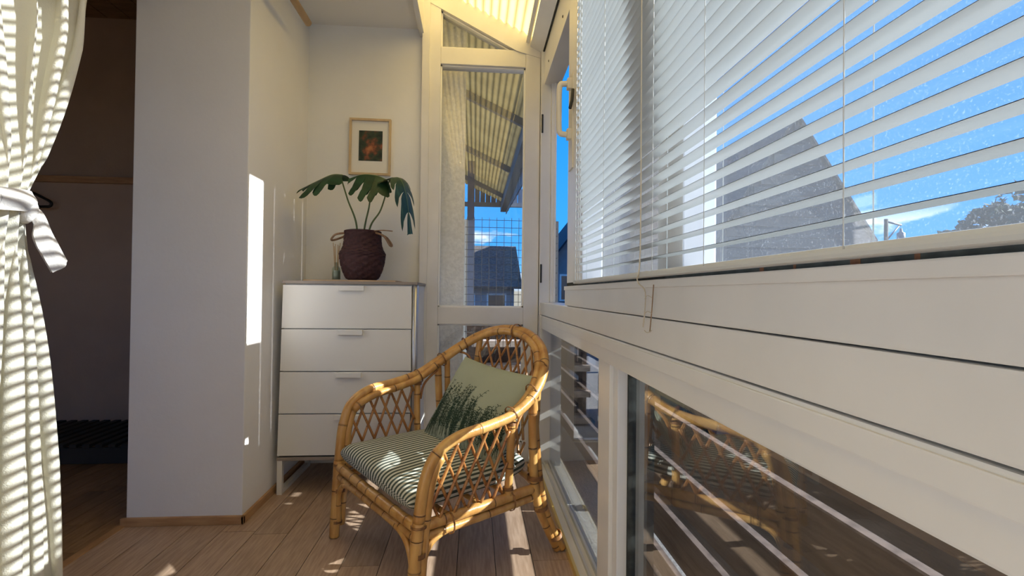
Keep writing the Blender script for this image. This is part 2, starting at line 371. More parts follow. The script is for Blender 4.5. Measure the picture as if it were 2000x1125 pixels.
for i in range(16):
    x = -3.6+i*.14
    box('board', M['pine'], (x+.003, min(x+.137, -1.333), -.6, 3.25, 2.628, 2.64), cl)
o = struct(box('trim_3', M['base'], (-3.6, -1.33, 3.225, 3.25, 1.575, 1.615), ch=.004)); o['label'] = 'wooden rail along the dark room wall'

# sloping roof
def rz_(x): return 2.325+(.272-x)*.47
def corrugated(name, m, y0, y1, x0=-.31, x1=.52, pitch=.042, amp=.006, dz=0):
    mb = MB(); n = int((x1-x0)/pitch*8)
    pr = [(x0+(x1-x0)*i/n) for i in range(n+1)]
    mb.grid(n, 1, lambda u, v: (x0+(x1-x0)*u, y0+(y1-y0)*v, rz_(x0+(x1-x0)*u)+dz+amp*math.sin(2*math.pi*(x1-x0)*u/pitch)))
    return mb.build(name, m)
rf = struct(corrugated('roof', M['roof'], -2.4, 2.70)); rf['label'] = 'translucent yellow corrugated plastic roof sloping down to the window'
rb = empty('trim_4'); rb['kind'] = 'structure'; rb['label'] = 'white aluminium eaves profiles above the window wall'
box('header_beam', M['frame'], (.362, .45, -2.4, 2.66, 2.045, 2.235), rb, ch=.003)
MB().prism([(.285, 2.262), (.352, 2.226), (.364, 2.250), (.297, 2.300)], 1, -2.4, 2.64).build('eaves_profile', M['frame'], rb)
MB().prism([(.262, 2.285), (.278, 2.276), (.290, 2.303), (.274, 2.312)], 1, -2.4, 2.64).build('eaves_bead', M['frame_old'], rb)
box('gasket', M['gasket'], (.352, .361, -2.4, 2.64, 2.222, 2.234), rb)
for y in (2.45, 2.05): MB().lathe([(.006, 0), (.005, .003), (0, .004)], 10, (0, 0, 0)).build('screw', M['hinge'], rb).matrix_world = Matrix.Translation((.362, y, 2.10)) @ Matrix.Rotation(-math.pi/2, 4, 'Y')
for y in (-2.3, -1.0): MB().prism([(-.30, rz_(-.30)-.07), (.34, rz_(.34)-.07), (.34, rz_(.34)-.015), (-.30, rz_(-.30)-.015)], 1, y, y+.06).build('rafter', M['frame'], rb)

# ------------------------------------------------------------------ end window
w1 = empty('window_1', (0, 0, 0)); w1['kind'] = 'structure'; w1['label'] = 'white framed end window with a triangular top light'
def sl1(x): return 2.507-.47*(x+.236)     # top of sloping rail
def sl0(x): return 2.440-.51*(x+.193)     # bottom of sloping rail
F = M['frame_old']
MB().prism([(-.297, 0), (-.258, 0), (-.258, sl1(-.258)+.06), (-.297, sl1(-.297)+.06)], 1, 2.615, 2.72).build('frame_post', F, w1)
MB().prism([(-.258, 0), (-.20, 0), (-.20, sl0(-.2)+.02), (-.258, sl1(-.258))], 1, 2.632, 2.72).build('frame_post', F, w1)
MB().prism([(.262, 0), (.342, 0), (.342, sl1(.342)), (.262, sl1(.262)-.01)], 1, 2.632, 2.72).build('frame_post', F, w1)
box('transom', F, (-.20, .262, 2.636, 2.72, 2.149, 2.241), w1, ch=.004)
box('middle_rail', F, (-.20, .262, 2.636, 2.72, .742, .834), w1, ch=.004)
box('bottom_rail', F, (-.20, .262, 2.636, 2.72, 0, .10), w1, ch=.004)
MB().prism([(-.297, sl1(-.297)+.06), (-.297, sl0(-.297)), (.21, sl0(.21)), (.342, 2.20), (.345, sl1(.345)+.07)], 1, 2.628, 2.72).build('sloping_rail', F, w1)
def bead(poly, nm='glazing_bead'):
    n = len(poly); c = Vector((sum(p[0] for p in poly)/n, sum(p[1] for p in poly)/n))
    for i in range(n):
        a, b = Vector(poly[i]), Vector(poly[(i+1) % n]); d = (b-a).normalized(); nn = Vector((-d.y, d.x))
        if nn.dot(c-a) < 0: nn = -nn
        k = nn*.008
        MB().prism([tuple(a), tuple(b), tuple(b+k), tuple(a+k)], 1, 2.652, 2.675).build(nm, M['bead'], w1)
tri = [(-.2, 2.241), (.19, 2.241), (-.2, sl0(-.2))]
mid = [(-.2, .834), (.262, .834), (.262, 2.149), (-.2, 2.149)]
low = [(-.2, .10), (.262, .10), (.262, .742), (-.2, .742)]
for p in (tri, mid, low):
    bead(p); MB().prism(p, 1, 2.676, 2.680).build('pane', M['glass'], w1)

# ------------------------------------------------------------------ right window wall
w2 = empty('window_2'); w2['kind'] = 'structure'; w2['label'] = 'white framed upper window of the right wall with a wide sash behind the blind'
F = M['frame']
box('jamb', F, (.345, .40, 2.60, 2.70, .80, 2.235), w2, ch=.003)
box('jamb', F, (.40, .425, 2.585, 2.70, .80, 2.235), w2, ch=.003)
box('jamb_lip', M['bead'], (.415, .427, 2.575, 2.587, .866, 2.05), w2)
for z in (1.83, 1.02):
    box('hinge', M['hinge'], (.347, .357, 2.594, 2.601, z-.05, z+.05), w2, ch=.002)
box('sill_rail', F, (.350, .46, -2.4, 2.655, .800, .864), w2, ch=.003)
# sash
box('sash_stile', F, (.358, .43, 1.62, 1.885, .864, 2.045), w2, ch=.004)
box('sash_bottom_rail', F, (.350, .43, -.10, 1.885, .866, .938), w2, ch=.003)
box('rail_lip', F, (.342, .352, -.10, 1.86, .925, .940), w2, ch=.002)
box('sash_gasket', M['gasket'], (.352, .40, -.10, 1.85, .938, .953), w2)
for y, s_ in ((.42, .012), (.57, .008), (.36, .005), (.51, .004)): box('rust_spot', M['rust'], (.3512, .353, y, y+s_, .940, .9475), w2, ch=.0015)
box('meeting_stile', F, (.385, .45, .88, .955, .953, 2.045), w2, ch=.003)
box('meeting_stile', M['frame_old'], (.40, .45, .955, 1.045, .953, 2.045), w2, ch=.003)
box('sash_stile', F, (.362, .45, -.18, -.10, .864, 2.045), w2)
box('sash_stile', F, (.362, .45, -1.30, -1.22, .864, 2.045), w2)
box('pane', M['glass_dirty'], (.424, .428, -.10, .885, .953, 2.045), w2)
box('pane', M['glass_dirty'], (.424, .428, 1.04, 1.63, .953, 2.045), w2)
box('pane', M['glass'], (.424, .428, -1.22, -.18, .864, 2.045), w2)
box('pane', M['glass'], (.424, .428, -2.4, -1.30, .864, 2.045), w2)
# D-handle on the sash
hd = MB().tube(catmull([(.360, 1.80, 1.700), (.325, 1.80, 1.700), (.308, 1.80, 1.688), (.306, 1.80, 1.60), (.308, 1.80, 1.522), (.325, 1.80, 1.510), (.360, 1.80, 1.510)], 6), .0105, 10).build('sash_handle', M['handle'], w2)
for z in (1.700, 1.510):
    box('handle_foot', M['handle'], (.335, .360, 1.785, 1.815, z-.02, z+.02), hd, ch=.005)
    box('screw', M['hinge'], (.334, .336, 1.797, 1.803, z-.003, z+.003), hd)
box('handle_plate', M['handle'], (.352, .360, 1.775, 1.845, 1.38, 1.74), w2, ch=.003)
MB().tube([(.350, 1.76, 1.665), (.346, 1.757, 1.62), (.338, 1.75, 1.59)], .006, 8).build('latch', M['hinge'], w2)

w3 = empty('window_3'); w3['kind'] = 'structure'; w3['label'] = 'long low window of the right wall above the floor track'
box('top_rail', F, (.352, .46, -2.4, 2.655, .727, .797), w3, ch=.003)
box('cover_strip', F, (.349, .36, -2.4, 2.655, .765, .792), w3, ch=.002)
box('mullion', F, (.356, .46, 1.262, 1.376, .03, .727), w3, ch=.003)
box('mullion', F, (.366, .46, 1.222, 1.262, .03, .727), w3, ch=.003)
box('mullion_gasket', M['gasket'], (.392, .46, 1.212, 1.224, .03, .727), w3)
box('end_post', F, (.345, .46, 2.56, 2.70, .0, .80), w3, ch=.003)
for z in (.18, .36, .54): box('frame_bolt', M['bead'], (.3445, .346, 2.585, 2.595, z, z+.05), w3)
box('sash_stile', F, (.36, .46, -.35, -.22, .03, .727), w3, ch=.003)
for (a, b) in ((1.376, 2.56), (-.22, 1.215), (-2.4, -.35)): box('pane', M['glass_low'], (.402, .406, a, b, .03, .73), w3)
# floor track
box('track', M['brass'], (.330, .340, -2.4, 2.63, -.01, .022), w3, ch=.002)
box('track', M['frame_old'], (.340, .368, -2.4, 2.63, -.01, .012), w3)
box('track', M['alu'], (.368, .376, -2.4, 2.63, -.01, .026), w3, ch=.002)
box('track', M['frame_old'], (.376, .394, -2.4, 2.63, -.01, .012), w3)
box('track', M['alu'], (.394, .415, -2.4, 2.63, -.01, .030), w3, ch=.002)

# ------------------------------------------------------------------ venetian blind
bl = empty('venetian_blind', (.333, .8, .955)); props(bl, 'white aluminium venetian blind hanging in front of the wide right window', 'blind')
BX, BY0, BY1, PITCH, TH = .333, .05, 1.56, .0242, R(-2)
def loc(o): o.parent = bl; o.matrix_parent_inverse = Matrix.Translation((-.333, -.8, -.955)); return o
sm = MB()
ns = 6
def sprof(k):
    t = k/ns-.5; a = t*.0246; c = .0016*(1-(2*t)**2)
    return a, c
for yy in (BY0, BY1):
    pass
def slatf(top):
    def f(u, v):
        a, c = sprof(u*ns); c += (.0003 if top else -.0003)
        # inner edge (towards room, -x) lower
        x = a*math.cos(TH)-c*math.sin(TH)*-1*-1; z = a*math.sin(TH)+c*math.cos(TH)
        return (x, BY0+(BY1-BY0)*v, z)
    return f
sm.grid(ns, 1, slatf(True), flip=False); sm.grid(ns, 1, slatf(False), flip=True)
slat_me = sm.mesh('slat', M['slat'])
NS = 45
rng = random.Random(4)
for i in range(NS):
    o = bpy.data.objects.new('slat', slat_me); COL.objects.link(o)
    o.location = (BX+rng.uniform(-.0006, .0006), 0, .980+i*PITCH+rng.uniform(-.0006, .0006)); o.rotation_euler = (rng.uniform(-.0012, .0012)*.5, rng.uniform(-.03, .03), 0)
    loc(o)
loc(MB().box(BX-.013, BX+.013, BY0, BY1+.02, .9445, .9555, ch=.004).build('bottom_rail', M['slat']))
loc(box('head_rail', M['slat'], (BX-.014, BX+.026, BY0, BY1+.02, 2.075, 2.11), ch=.003))
for y in (1.50, 1.20, .86, .66, .40, .12):
    for dx in (-.0138, .0138):
        loc(MB().tube([(BX+dx, y, .952), (BX+dx, y, 2.08)], .0007, 5).build('ladder_cord', M['slat']))
for y in (1.535, 1.47): loc(MB().tube([(BX-.0148, y, .948), (BX-.0148, y, 2.08)], .0011, 5).build('lift_cord', M['slat']))
loc(MB().tube(catmull([(BX-.016, .925, 2.08), (BX-.016, .918, 1.4), (BX-.0165, .915, 1.0), (BX-.0155, .935, .94), (BX+.006, .948, .915), (BX+.008, .965, .845)], 5), .0014, 6).build('pull_cord', M['cord']))
loc(MB().tube(catmull([(.3395, .905, .930), (.340, .915, .88), (.340, .925, .838)], 4), .0011, 6).build('pull_cord', M['cordbrown']))
for z, a in ((.905, .004), (.875, .003), (.842, -.006)): loc(MB().tube(catmull([(.340, .955, z-.003), (.3385, .935, z+a), (.340, .915, z)], 4), .0007, 5).build('ladder_rung', M['cord']))

# ------------------------------------------------------------------ dresser
ds = empty('chest_of_drawers', (-.567, 2.44, 0)); props(ds, 'white four-drawer chest with grey top on sled legs against the end wall', 'dresser')
def dl(o): o.parent = ds; o.matrix_parent_inverse = Matrix.Translation((.567, -2.44, 0)); return o
DY0, DY1 = 2.252, 2.640
dl(MB().prism([(-.868, .172), (-.262, .172), (-.270, .945), (-.855, .945)], 1, DY0+.02, DY1).build('carcass', M['drawer']))
dl(box('top_panel', M['dtop'], (-.862, -.262, DY0-.004, DY1, .945, .958), ch=.002))
dl(box('bottom_panel', M['dtop'], (-.874, -.262, DY0-.002, DY1, .152, .166), ch=.002))
zz = [.172, .360, .550, .742, .941]
for i in range(4):
    z0, z1 = zz[i]+.0025, zz[i+1]-.0025
    xl = lambda z: -.873+(z-.172)/.77*.014
    d = dl(MB().prism([(xl(z0), z0), (-.288, z0), (-.290, z1), (xl(z1), z1)], 1, DY0, DY0+.02).build('drawer', M['drawer']))
    hx = -.625+.004*i
    h = MB().box(hx, hx+.112, DY0-.014, DY0+.001, z1-.024, z1-.001, ch=.002).build('handle', M['drawer'], d)
mb = MB().tube([(-.274, DY0+.012, .166), (-.274, DY0+.012, .945)], .0135, 14); dl(mb.build('side_profile', M['dside']))
for x in (-.862, -.285):
    g = MB(); a = .011
    g.box(x-a, x+a, DY0, DY0+.022, 0, .152).box(x-a, x+a, DY1-.03, DY1-.008, 0, .152).box(x-a, x+a, DY0+.022, DY1-.03, 0, .020).box(x-a, x+a, DY0+.022, DY1-.03, .132, .152)
    dl(g.build('sled_leg', M['dleg']))
dl(box('leg_crossbar', M['dleg'], (-.851, -.296, DY1-.03, DY1-.008, .132, .152)))

ty = .958
tr = box('wooden_board', M['tray'], (-.800, -.375, 2.33, 2.54, ty, ty+.008), ch=.002); props(tr, 'thin pale wooden board under the basket on the dresser', 'board')
TZ = ty+.008
# basket
BC = (-.552, 2.43)
bk = empty('belly_basket', (BC[0], BC[1], TZ)); props(bk, 'burgundy woven belly basket holding the monstera on the dresser', 'basket')
ctrl = [(.055, 0), (.075, .010), (.092, .045), (.103, .085), (.107, .118), (.108, .132), (.098, .150), (.090, .175), (.087, .205), (.086, .236)]
pr = [(p.x, p.z) for p in catmull([(a, 0, b) for a, b in ctrl], 7)]
def weave(i, k): return .0026*(1 if (i//3+(k//3)) % 2 else -1)
bm_ = MB().lathe(pr+[(.080, .238), (.078, .20), (.075, .08)], 72, fn=weave)
bm_.build('woven_body', M['basket'], bk)
MB().tube([(.085*math.cos(a*math.pi/16), .085*math.sin(a*math.pi/16), .238) for a in range(32)], .004, 6, closed=True).build('rim', M['basket'], bk)
MB().tube(catmull([(-.080, -.03, .228), (-.118, -.045, .218), (-.142, -.03, .196), (-.138, -.0, .196), (-.105, .02, .212), (-.084, .03, .226)], 8), .005, 8).build('rope_handle', M['rope'], bk)
MB().tube(catmull([(.070, -.05, .230), (.110, -.045, .214), (.136, -.03, .172), (.142, -.01, .176), (.112, .02, .214), (.082, .03, .228)], 8), .005, 8).build('rope_handle', M['rope'], bk)
MB().tube(catmull([(.05, -.06, .235), (.10, -.05, .242), (.15, -.04, .240)], 6), .0025, 6).build('loose_strand', M['rope'], bk)
# vase
vs = empty('glass_vase', (BC[0]-.01, BC[1], TZ+.02)); props(vs, 'clear glass jar standing inside the burgundy basket', 'vase')
MB().lathe([(.05, .0), (.052, .01), (.052, .20), (.055, .228), (.053, .228), (.050, .20), (.049, .012)], 28).build('jar', M['clear'], vs)
MB().lathe([(.047, .014), (.048, .12)], 24).build('water', M['clear'], vs)

# monstera
mo = empty('monstera_plant', (BC[0], BC[1], TZ+.04)); props(mo, 'three large monstera leaves on long stalks rising from the basket', 'plant')
def ml(o): o.parent = mo; o.matrix_parent_inverse = Matrix.Translation((-BC[0], -BC[1], -TZ-.04)); return o
def leaf(rib, width, sideL, sideR, cuts, droop, thick=.0012, heart=.18):
    """rib: control points base->tip; sideL/R: functions or vectors; blade fingers with gaps"""
    P = catmull(rib, 12); n = len(P)-1
    def at(t):
        t = max(0, min(1, t)); k = min(int(t*n), n-1); return P[k].lerp(P[k+1], t*n-k)
    def hw(t): return width*(math.sin(math.pi*min(1, (t*.92+.10)))**.7)*(1-.25*t)
    m = MB()
    for sd in (sideL, sideR):
        sd = Vector(sd).normalized()
        for c in range(cuts):
            t0, t1 = c/cuts, (c+1)/cuts
            nu, nv = 4, 6
            def f(u, v, off=0):
                gap = .0 if v < .5 else (v-.5)/.5
                mid = (t0+t1)/2
                tt = t0+(t1-t0)*u
                tt = mid+(tt-mid)*(1-.24*gap)
                if c == 0: base = tt-heart*v*(1-u)
                else: base = tt
                sweep = .16*v*v
                w_ = hw((t0+t1)/2)*(1 if c not in (0,) else .95)*v
                w_ *= 1-.10*abs(2*u-1)**2*(v > .7)
                p = at(base+sweep) if base >= 0 else at(0)+(at(0)-at(.1))*(-base*10)
                dr = droop*w_*w_/max(width, .01)
                return p+sd*(w_)+Vector((0, 0, -dr))+Vector((0, 0, off-.003*math.sin(u*math.pi)*v))
            m.grid(nu, nv, lambda u, v: f(u, v, thick/2)); m.grid(nu, nv, lambda u, v: f(u, v, -thick/2), flip=True)
    return m
def mkleaf(rib, width, sL, sR, cuts, droop):
    lf = ml(leaf(rib, width, sL, sR, cuts, droop).build('leaf', M['leaf']))
    MB().tube(catmull(rib, 8), [.0028-.0022*i/(8*(len(rib)-1)) for i in range(8*(len(rib)-1)+1)], 6).build('midrib', M['rib'], lf)
base = Vector((BC[0]-.01, BC[1], TZ+.06))
mkleaf([(-.645, 2.40, 1.474), (-.69, 2.385, 1.470), (-.75, 2.365, 1.435), (-.825, 2.34, 1.385)], .11, (.15, 1, .30), (-.05, -1, -.42), 4, .7)
mkleaf([(-.43, 2.395, 1.452), (-.475, 2.385, 1.470), (-.54, 2.37, 1.472), (-.605, 2.355, 1.446)], .135, (.05, -.62, -.62), (-.1, 1, -.1), 5, .6)
mkleaf([(-.425, 2.40, 1.455), (-.372, 2.385, 1.462), (-.335, 2.37, 1.37), (-.312, 2.36, 1.19)], .115, (-.42, -1, -.12), (.25, 1, .30), 5, .3)
for p in ([base+Vector((-.02, 0, 0)), (-.582, 2.43, 1.23), (-.625, 2.42, 1.36), (-.655, 2.40, 1.470)], [base, (-.545, 2.43, 1.22), (-.520, 2.42, 1.34), (-.512, 2.41, 1.456)], [base+Vector((.02, 0, 0)), (-.52, 2.43, 1.22), (-.465, 2.42, 1.315), (-.422, 2.40, 1.455)]):
    ml(MB().tube(catmull(p, 8), [.0055-.0025*i/24 for i in range(25)], 8).build('stalk', M['stem']))

# reed diffuser
rd = empty('reed_diffuser', (-.682, 2.45, TZ)); props(rd, 'small glass reed diffuser left of the basket', 'diffuser')
MB().lathe([(.020, 0), (.021, .003), (.021, .055), (.016, .066), (.0105, .070), (.0105, .088), (.0085, .088), (.0085, .070), (.018, .056), (.018, .004)], 24).build('bottle', M['clear'], rd)
MB().lathe([(.0175, .005), (.0175, .048)], 20).build('fragrance_oil', M['liquid'], rd)
for i in range(6):
    a = i*1.05
    MB().tube([(.004*math.cos(a), .004*math.sin(a), .012), (.017*math.cos(a+.4), .014*math.sin(a+.4), .185-.008*(i % 3))], .0016, 6).build('reed', M['reed'], rd)

# picture
pc = empty('framed_picture', (-.570, 2.655, 1.687)); props(pc, 'small ash-framed print with white mount on the end wall', 'picture')
pc.rotation_euler = (0, R(.4), 0)
pw, ph, ft = .109, .151, .011
for b_ in ((-pw, pw, -.017, .004, ph-ft, ph), (-pw, pw, -.017, .004, -ph, -ph+ft), (-pw, -pw+ft, -.017, .004, -ph+ft, ph-ft), (pw-ft, pw, -.017, .004, -ph+ft, ph-ft)): box('frame_bar', M['picframe'], b_, pc, ch=.001)
box('mount', M['paper'], (-pw+ft, pw-ft, -.004, .004, -ph+ft, ph-ft), pc)
box('print', M['art'], (-.060, .064, -.0055, -.004, -.074, .088), pc)['label'] = 'dark green and terracotta print'

# curtain rod
rod = MB().tube([(-.79, -.30, 2.160), (-.79, 2.318, 2.160)], .016, 16)
ro = empty('curtain_rod', (-.79, 1, 2.16)); props(ro, 'round beech curtain rod ending high by the nook corner', 'curtain rod')
def rl(o): o.parent = ro; o.matrix_parent_inverse = Matrix.Translation((.79, -1, -2.16)); return o
rl(rod.build('pole', M['rodwood']))
for y in (-.2, 1.55): rl(MB().tube([(-.79, y, 2.176), (-.79, y, 2.34)], .007, 8).build('bracket', M['rodwood']))

# ------------------------------------------------------------------ curtain
ct = empty('curtain', (-.79, .75, .02)); props(ct, 'cream cotton curtain gathered with a tie at the left edge', 'curtain')
def cl_(o): o.parent = ct; o.matrix_parent_inverse = Matrix.Translation((.79, -.75, -.02)); return o
ZT = [(0, 1.035), (.35, 1.012), (.47, 1.003), (.583, .990), (.704, .971), (.839, .949), (.95, .932), (1.04, .925), (1.073, .929), (1.15, .960), (1.269, .997), (1.389, 1.034), (1.499, 1.047), (1.8, 1.065), (2.15, 1.075)]
Z0 = [(0, .45), (.5, .52), (.95, .70), (1.04, .74), (1.12, .70), (1.5, .42), (2.15, .15)]
def ip(T, z):
    for (a, b), (c, d) in zip(T, T[1:]):
        if z <= c: return b+(d-b)*(z-a)/(c-a)
    return T[-1][1]
def curt(u, v):
    z = .02+v*2.115; y1 = ip(ZT, z); y0 = ip(Z0, z)
    pinch = math.exp(-((z-1.045)/.16)**2)
    ph_ = u*2*math.pi*8.5
    y = y0+(y1-y0)*u+.012*math.sin(ph_*2+.6)*(1-pinch)
    amp = (.030+.010*math.sin(u*9+1))*(1-.62*pinch)
    x = -.79+amp*math.sin(ph_+.5*math.sin(z*2.3))+.006*math.sin(ph_*2.3+z*3)*(1-pinch)
    x += .02*math.cos((u-.5)*math.pi)*pinch
    x -= .02*(u**6)
    return (x, y, z)
cm = MB().grid(150, 90, curt); co = cl_(cm.build('cloth', M['curtain']))
sd = co.modifiers.new('thickness', 'SOLIDIFY'); sd.thickness = .0016
co['label'] = 'folded cream cloth'
# tie: flat band around the gathered cloth, knot, hanging tail
def ribbon(pts, hv, wd, th=.003, prof=None):
    P = catmull(pts, 8); H = catmull([tuple(Vector(h)) for h in hv], 8); m = MB(); n = len(P)-1
    def f(side):
        def g(u, v):
            i = min(int(round(v*n)), n); p = P[i]; h = H[i].normalized(); t = (P[min(i+1, n)]-P[max(i-1, 0)]).normalized(); nn = t.cross(h).normalized()
            w_ = wd*(prof(v) if prof else 1); k = u*2-1
            return p+h*w_*k/2+nn*(side*th/2+.004*math.cos(k*3.0))
        return g
    m.grid(6, n, f(1)); m.grid(6, n, f(-1), flip=True)
    return m
zc = 1.048
ring = [(-.79+.050*math.cos(a)*(1 if math.cos(a) > 0 else .8), .812+.104*math.sin(a), zc+.012*math.sin(a*1+.2)) for a in [i*2*math.pi/16 for i in range(17)]]
cl_(ribbon(ring, [(0, 0, 1)]*17, .036).build('tie_band', M['tie']))
kn = MB(); bmk = bmesh.new(); bmesh.ops.create_icosphere(bmk, subdivisions=3, radius=1)
for v in bmk.verts: v.co = Vector((-.765+v.co.x*.016, .890+v.co.y*.014, 1.043+v.co.z*.021+.003*math.sin(v.co.y*7)))
kn.bm(bmk, True); cl_(kn.build('tie_knot', M['tie']))
tl = ribbon([(-.764, .888, 1.046), (-.753, .898, 1.032), (-.749, .906, 1.002), (-.750, .926, .974), (-.753, .947, .950)], [(.3, .2, 1), (.2, .45, 1), (.1, 1, .45), (0, 1, .55), (0, 1, .75)], .034, prof=lambda v: .5+.65*min(1, v*1.6))
cl_(tl.build('tie_tail', M['tie']))

# ------------------------------------------------------------------ rattan armchair
CO = Vector((-.340, 1.633, 0)); CT = R(53.08)
CW = Vector((math.cos(CT), -math.sin(CT), 0)); CD = Vector((math.sin(CT), math.cos(CT), 0))
ch = empty('rattan_armchair', CO); ch.rotation_euler = (0, 0, -CT)
props(ch, 'honey rattan tub armchair with lattice sides in the window corner', 'armchair')
# local: x = w (towards camera/right), y = d (towards the back), z up
def lean(p): p = Vector(p); p.z *= 1-.045*p.x/.3*min(1, p.z/.25); return p
def cane(name, pts, r, n=8, m='cane', step=.15, off=0., seg=10, parent=ch, raw=False):
    P = [lean(p) for p in (pts if raw else catmull(pts, n))]
    acc = [0]
    for a, b in zip(P, P[1:]): acc.append(acc[-1]+(b-a).length)
    L = acc[-1]; out, rad, rg = [], [], []
    marks = []
    s_ = off
    while s_ < L-.01:
        if s_ > .012: marks.append(s_)
        s_ += step*random.uniform(.75, 1.25)
    samples = [(a, 0) for a in acc]
    for mk in marks:
        h = min(.0022, r*.16)
        samples += [(mk-h*3, 0), (mk-h*1.2, 2), (mk-h*.5, 1), (mk+h*.5, 1), (mk+h*1.2, 2), (mk+h*3, 0)]
    samples.sort()
    last = -1
    for s_, k in samples:
        if s_-last < 1e-5: continue
        last = s_
        j = 0
        while j < len(acc)-2 and acc[j+1] < s_: j += 1
        t = (s_-acc[j])/max(1e-9, acc[j+1]-acc[j]); out.append(P[j].lerp(P[j+1], max(0, min(1, t))))
        rad.append(r*(1.07 if k == 2 else (1.02 if k == 1 else 1))); rg.append(.9 if k == 1 else (.15 if k == 2 else 0))
    return MB().tube(out, rad, seg, rings=rg).build(name, M[m], parent)
half = [(0, 0, .285), (.006, .12, .287), (.012, .22, .289), (.020, .31, .292), (.032, .39, .296), (.066, .462, .302), (.14, .502, .307), (.25, .517, .311), (.36, .540, .312), (.46, .592, .300), (.55, .658, .255), (.615, .715, .182), (.648, .748, .092), (.657, .757, 0)]
full = [(-w_, d, z) for d, z, w_ in half]+[(w_, d, z) for d, z, w_ in reversed(half[:-1])]
dense = catmull(full, 10)
def split(pred): return [p for p in dense if pred(p)]
i0 = next(i for i, p in enumerate(dense) if p.z > .262); i1 = len(dense)-1-next(i for i, p in enumerate(reversed(dense)) if p.z > .262)
cane('front_leg', dense[:i0+1], .0185, step=.11, off=.07, raw=True, seg=12); cane('front_leg', dense[i1:], .0185, step=.11, off=.05, raw=True, seg=12)
cane('outer_rim', dense[i0:i1+1], .0172, step=.20, off=.13, raw=True, seg=12)
def inset(p, k=.024, dz=-.010):
    c = Vector((0, .27, p.z)); d = c-Vector(p); d.z = 0
    q_ = Vector(p)
    if p.z > .45 or abs(p.y) > .1: q_ += d.normalized()*k
    else: q_ += Vector((0, k, 0))
    f = max(0, min(1, (p.z-.42)/.08)); q_.z += dz*f-.010*f*(1-min(1, p.y/.5)); return q_
inn = [inset(p) for p in dense]
j0 = next(i for i, p in enumerate(inn) if p.z > .03); 
cane('inner_rim', inn[j0:len(inn)-j0], .0145, step=.17, off=.08, raw=True, seg=12)
# rim interpolation
def rim_at_d(d):
    for (a, za, wa), (b, zb, wb) in zip(half[1:], half[2:]):
        if a <= d <= b: t = (d-a)/(b-a); return za+(zb-za)*t, wa+(wb-wa)*t
    return half[-1][1], half[-1][2]
def rim_at_w(w_):
    w_ = abs(w_)
    H = list(reversed(half))
    for (a, za, wa), (b, zb, wb) in zip(H, H[1:]):
        if wa <= w_ <= wb: t = (w_-wa)/(wb-wa); return a+(b-a)*t, za+(zb-za)*t
    return H[-1][0], H[-1][1]
# seat rails (double)
SZ = .248
for k, (z, r) in enumerate(((SZ, .0165), (SZ-.034, .0125))):
    cane('seat_rail', [(-.283, .014, z), (0, .010, z), (.283, .014, z)], r, step=.085, off=.05)
    for s_ in (-1, 1): cane('seat_rail', [(s_*.285, .012, z), (s_*.292, .25, z), (s_*.285, .49, z-.004)], r, step=.16, off=.09)
    if k == 0: cane('seat_rail', [(-.285, .49, z), (-.15, .54, z), (0, .555, z), (.15, .54, z), (.285, .49, z)], r, step=.15, off=.09)
for d in (.12, .24, .36): cane('seat_slat', [(-.285, d, SZ+.006), (.285, d, SZ+.006)], .009, step=.2, off=.1)
# rear legs, splayed
for s_ in (-1, 1):
    cane('rear_leg', [(s_*.300, .452, .585), (s_*.296, .458, .44), (s_*.292, .470, .28), (s_*.297, .490, .17), (s_*.309, .530, .075), (s_*.318, .564, .008)], .0155, step=.10, off=.06)
    cane('rear_leg', [(s_*.272, .482, .60), (s_*.278, .490, .44), (s_*.288, .500, .28), (s_*.303, .513, .17), (s_*.318, .545, .075), (s_*.330, .577, .008)], .0125, step=.10, off=.08)
    cane('rear_brace', [(s_*.290, .455, .33), (s_*.270, .500, .345), (s_*.235, .525, .33)], .012, step=.06, off=.03)
    # curved corner braces under the seat
    cane('corner_brace', [(s_*.284, .030, .06), (s_*.287, .034, .13), (s_*.289, .060, .19), (s_*.291, .13, .214), (s_*.292, .24, .214)], .0095, step=.14, off=.06)
    cane('corner_brace', [(s_*.270, .010, .06), (s_*.268, .008, .13), (s_*.245, .006, .185), (s_*.19, .006, .210), (s_*.10, .006, .214)], .0095, step=.14, off=.06)
    cane('arm_post', [(s_*.290, .352, SZ), (s_*.300, .352, .40), (s_*.303, .354, .525)], .0135, step=.12, off=.10)
    dr, zr = rim_at_w(.19); cane('back_post', [(s_*.205, .535, SZ), (s_*.20, .565, .45), (s_*.185, dr-.012, zr-.01)], .0135, step=.13, off=.08)
    cane('spandrel', [(s_*.300, .368, .44), (s_*.298, .385, .50), (s_*.285, .44, .553)], .005, m='cane_thin', step=.3)
    cane('spandrel', [(s_*.197, .575, .56), (s_*.222, .56, .615), (s_*.255, .535, .628)], .005, m='cane_thin', step=.3)
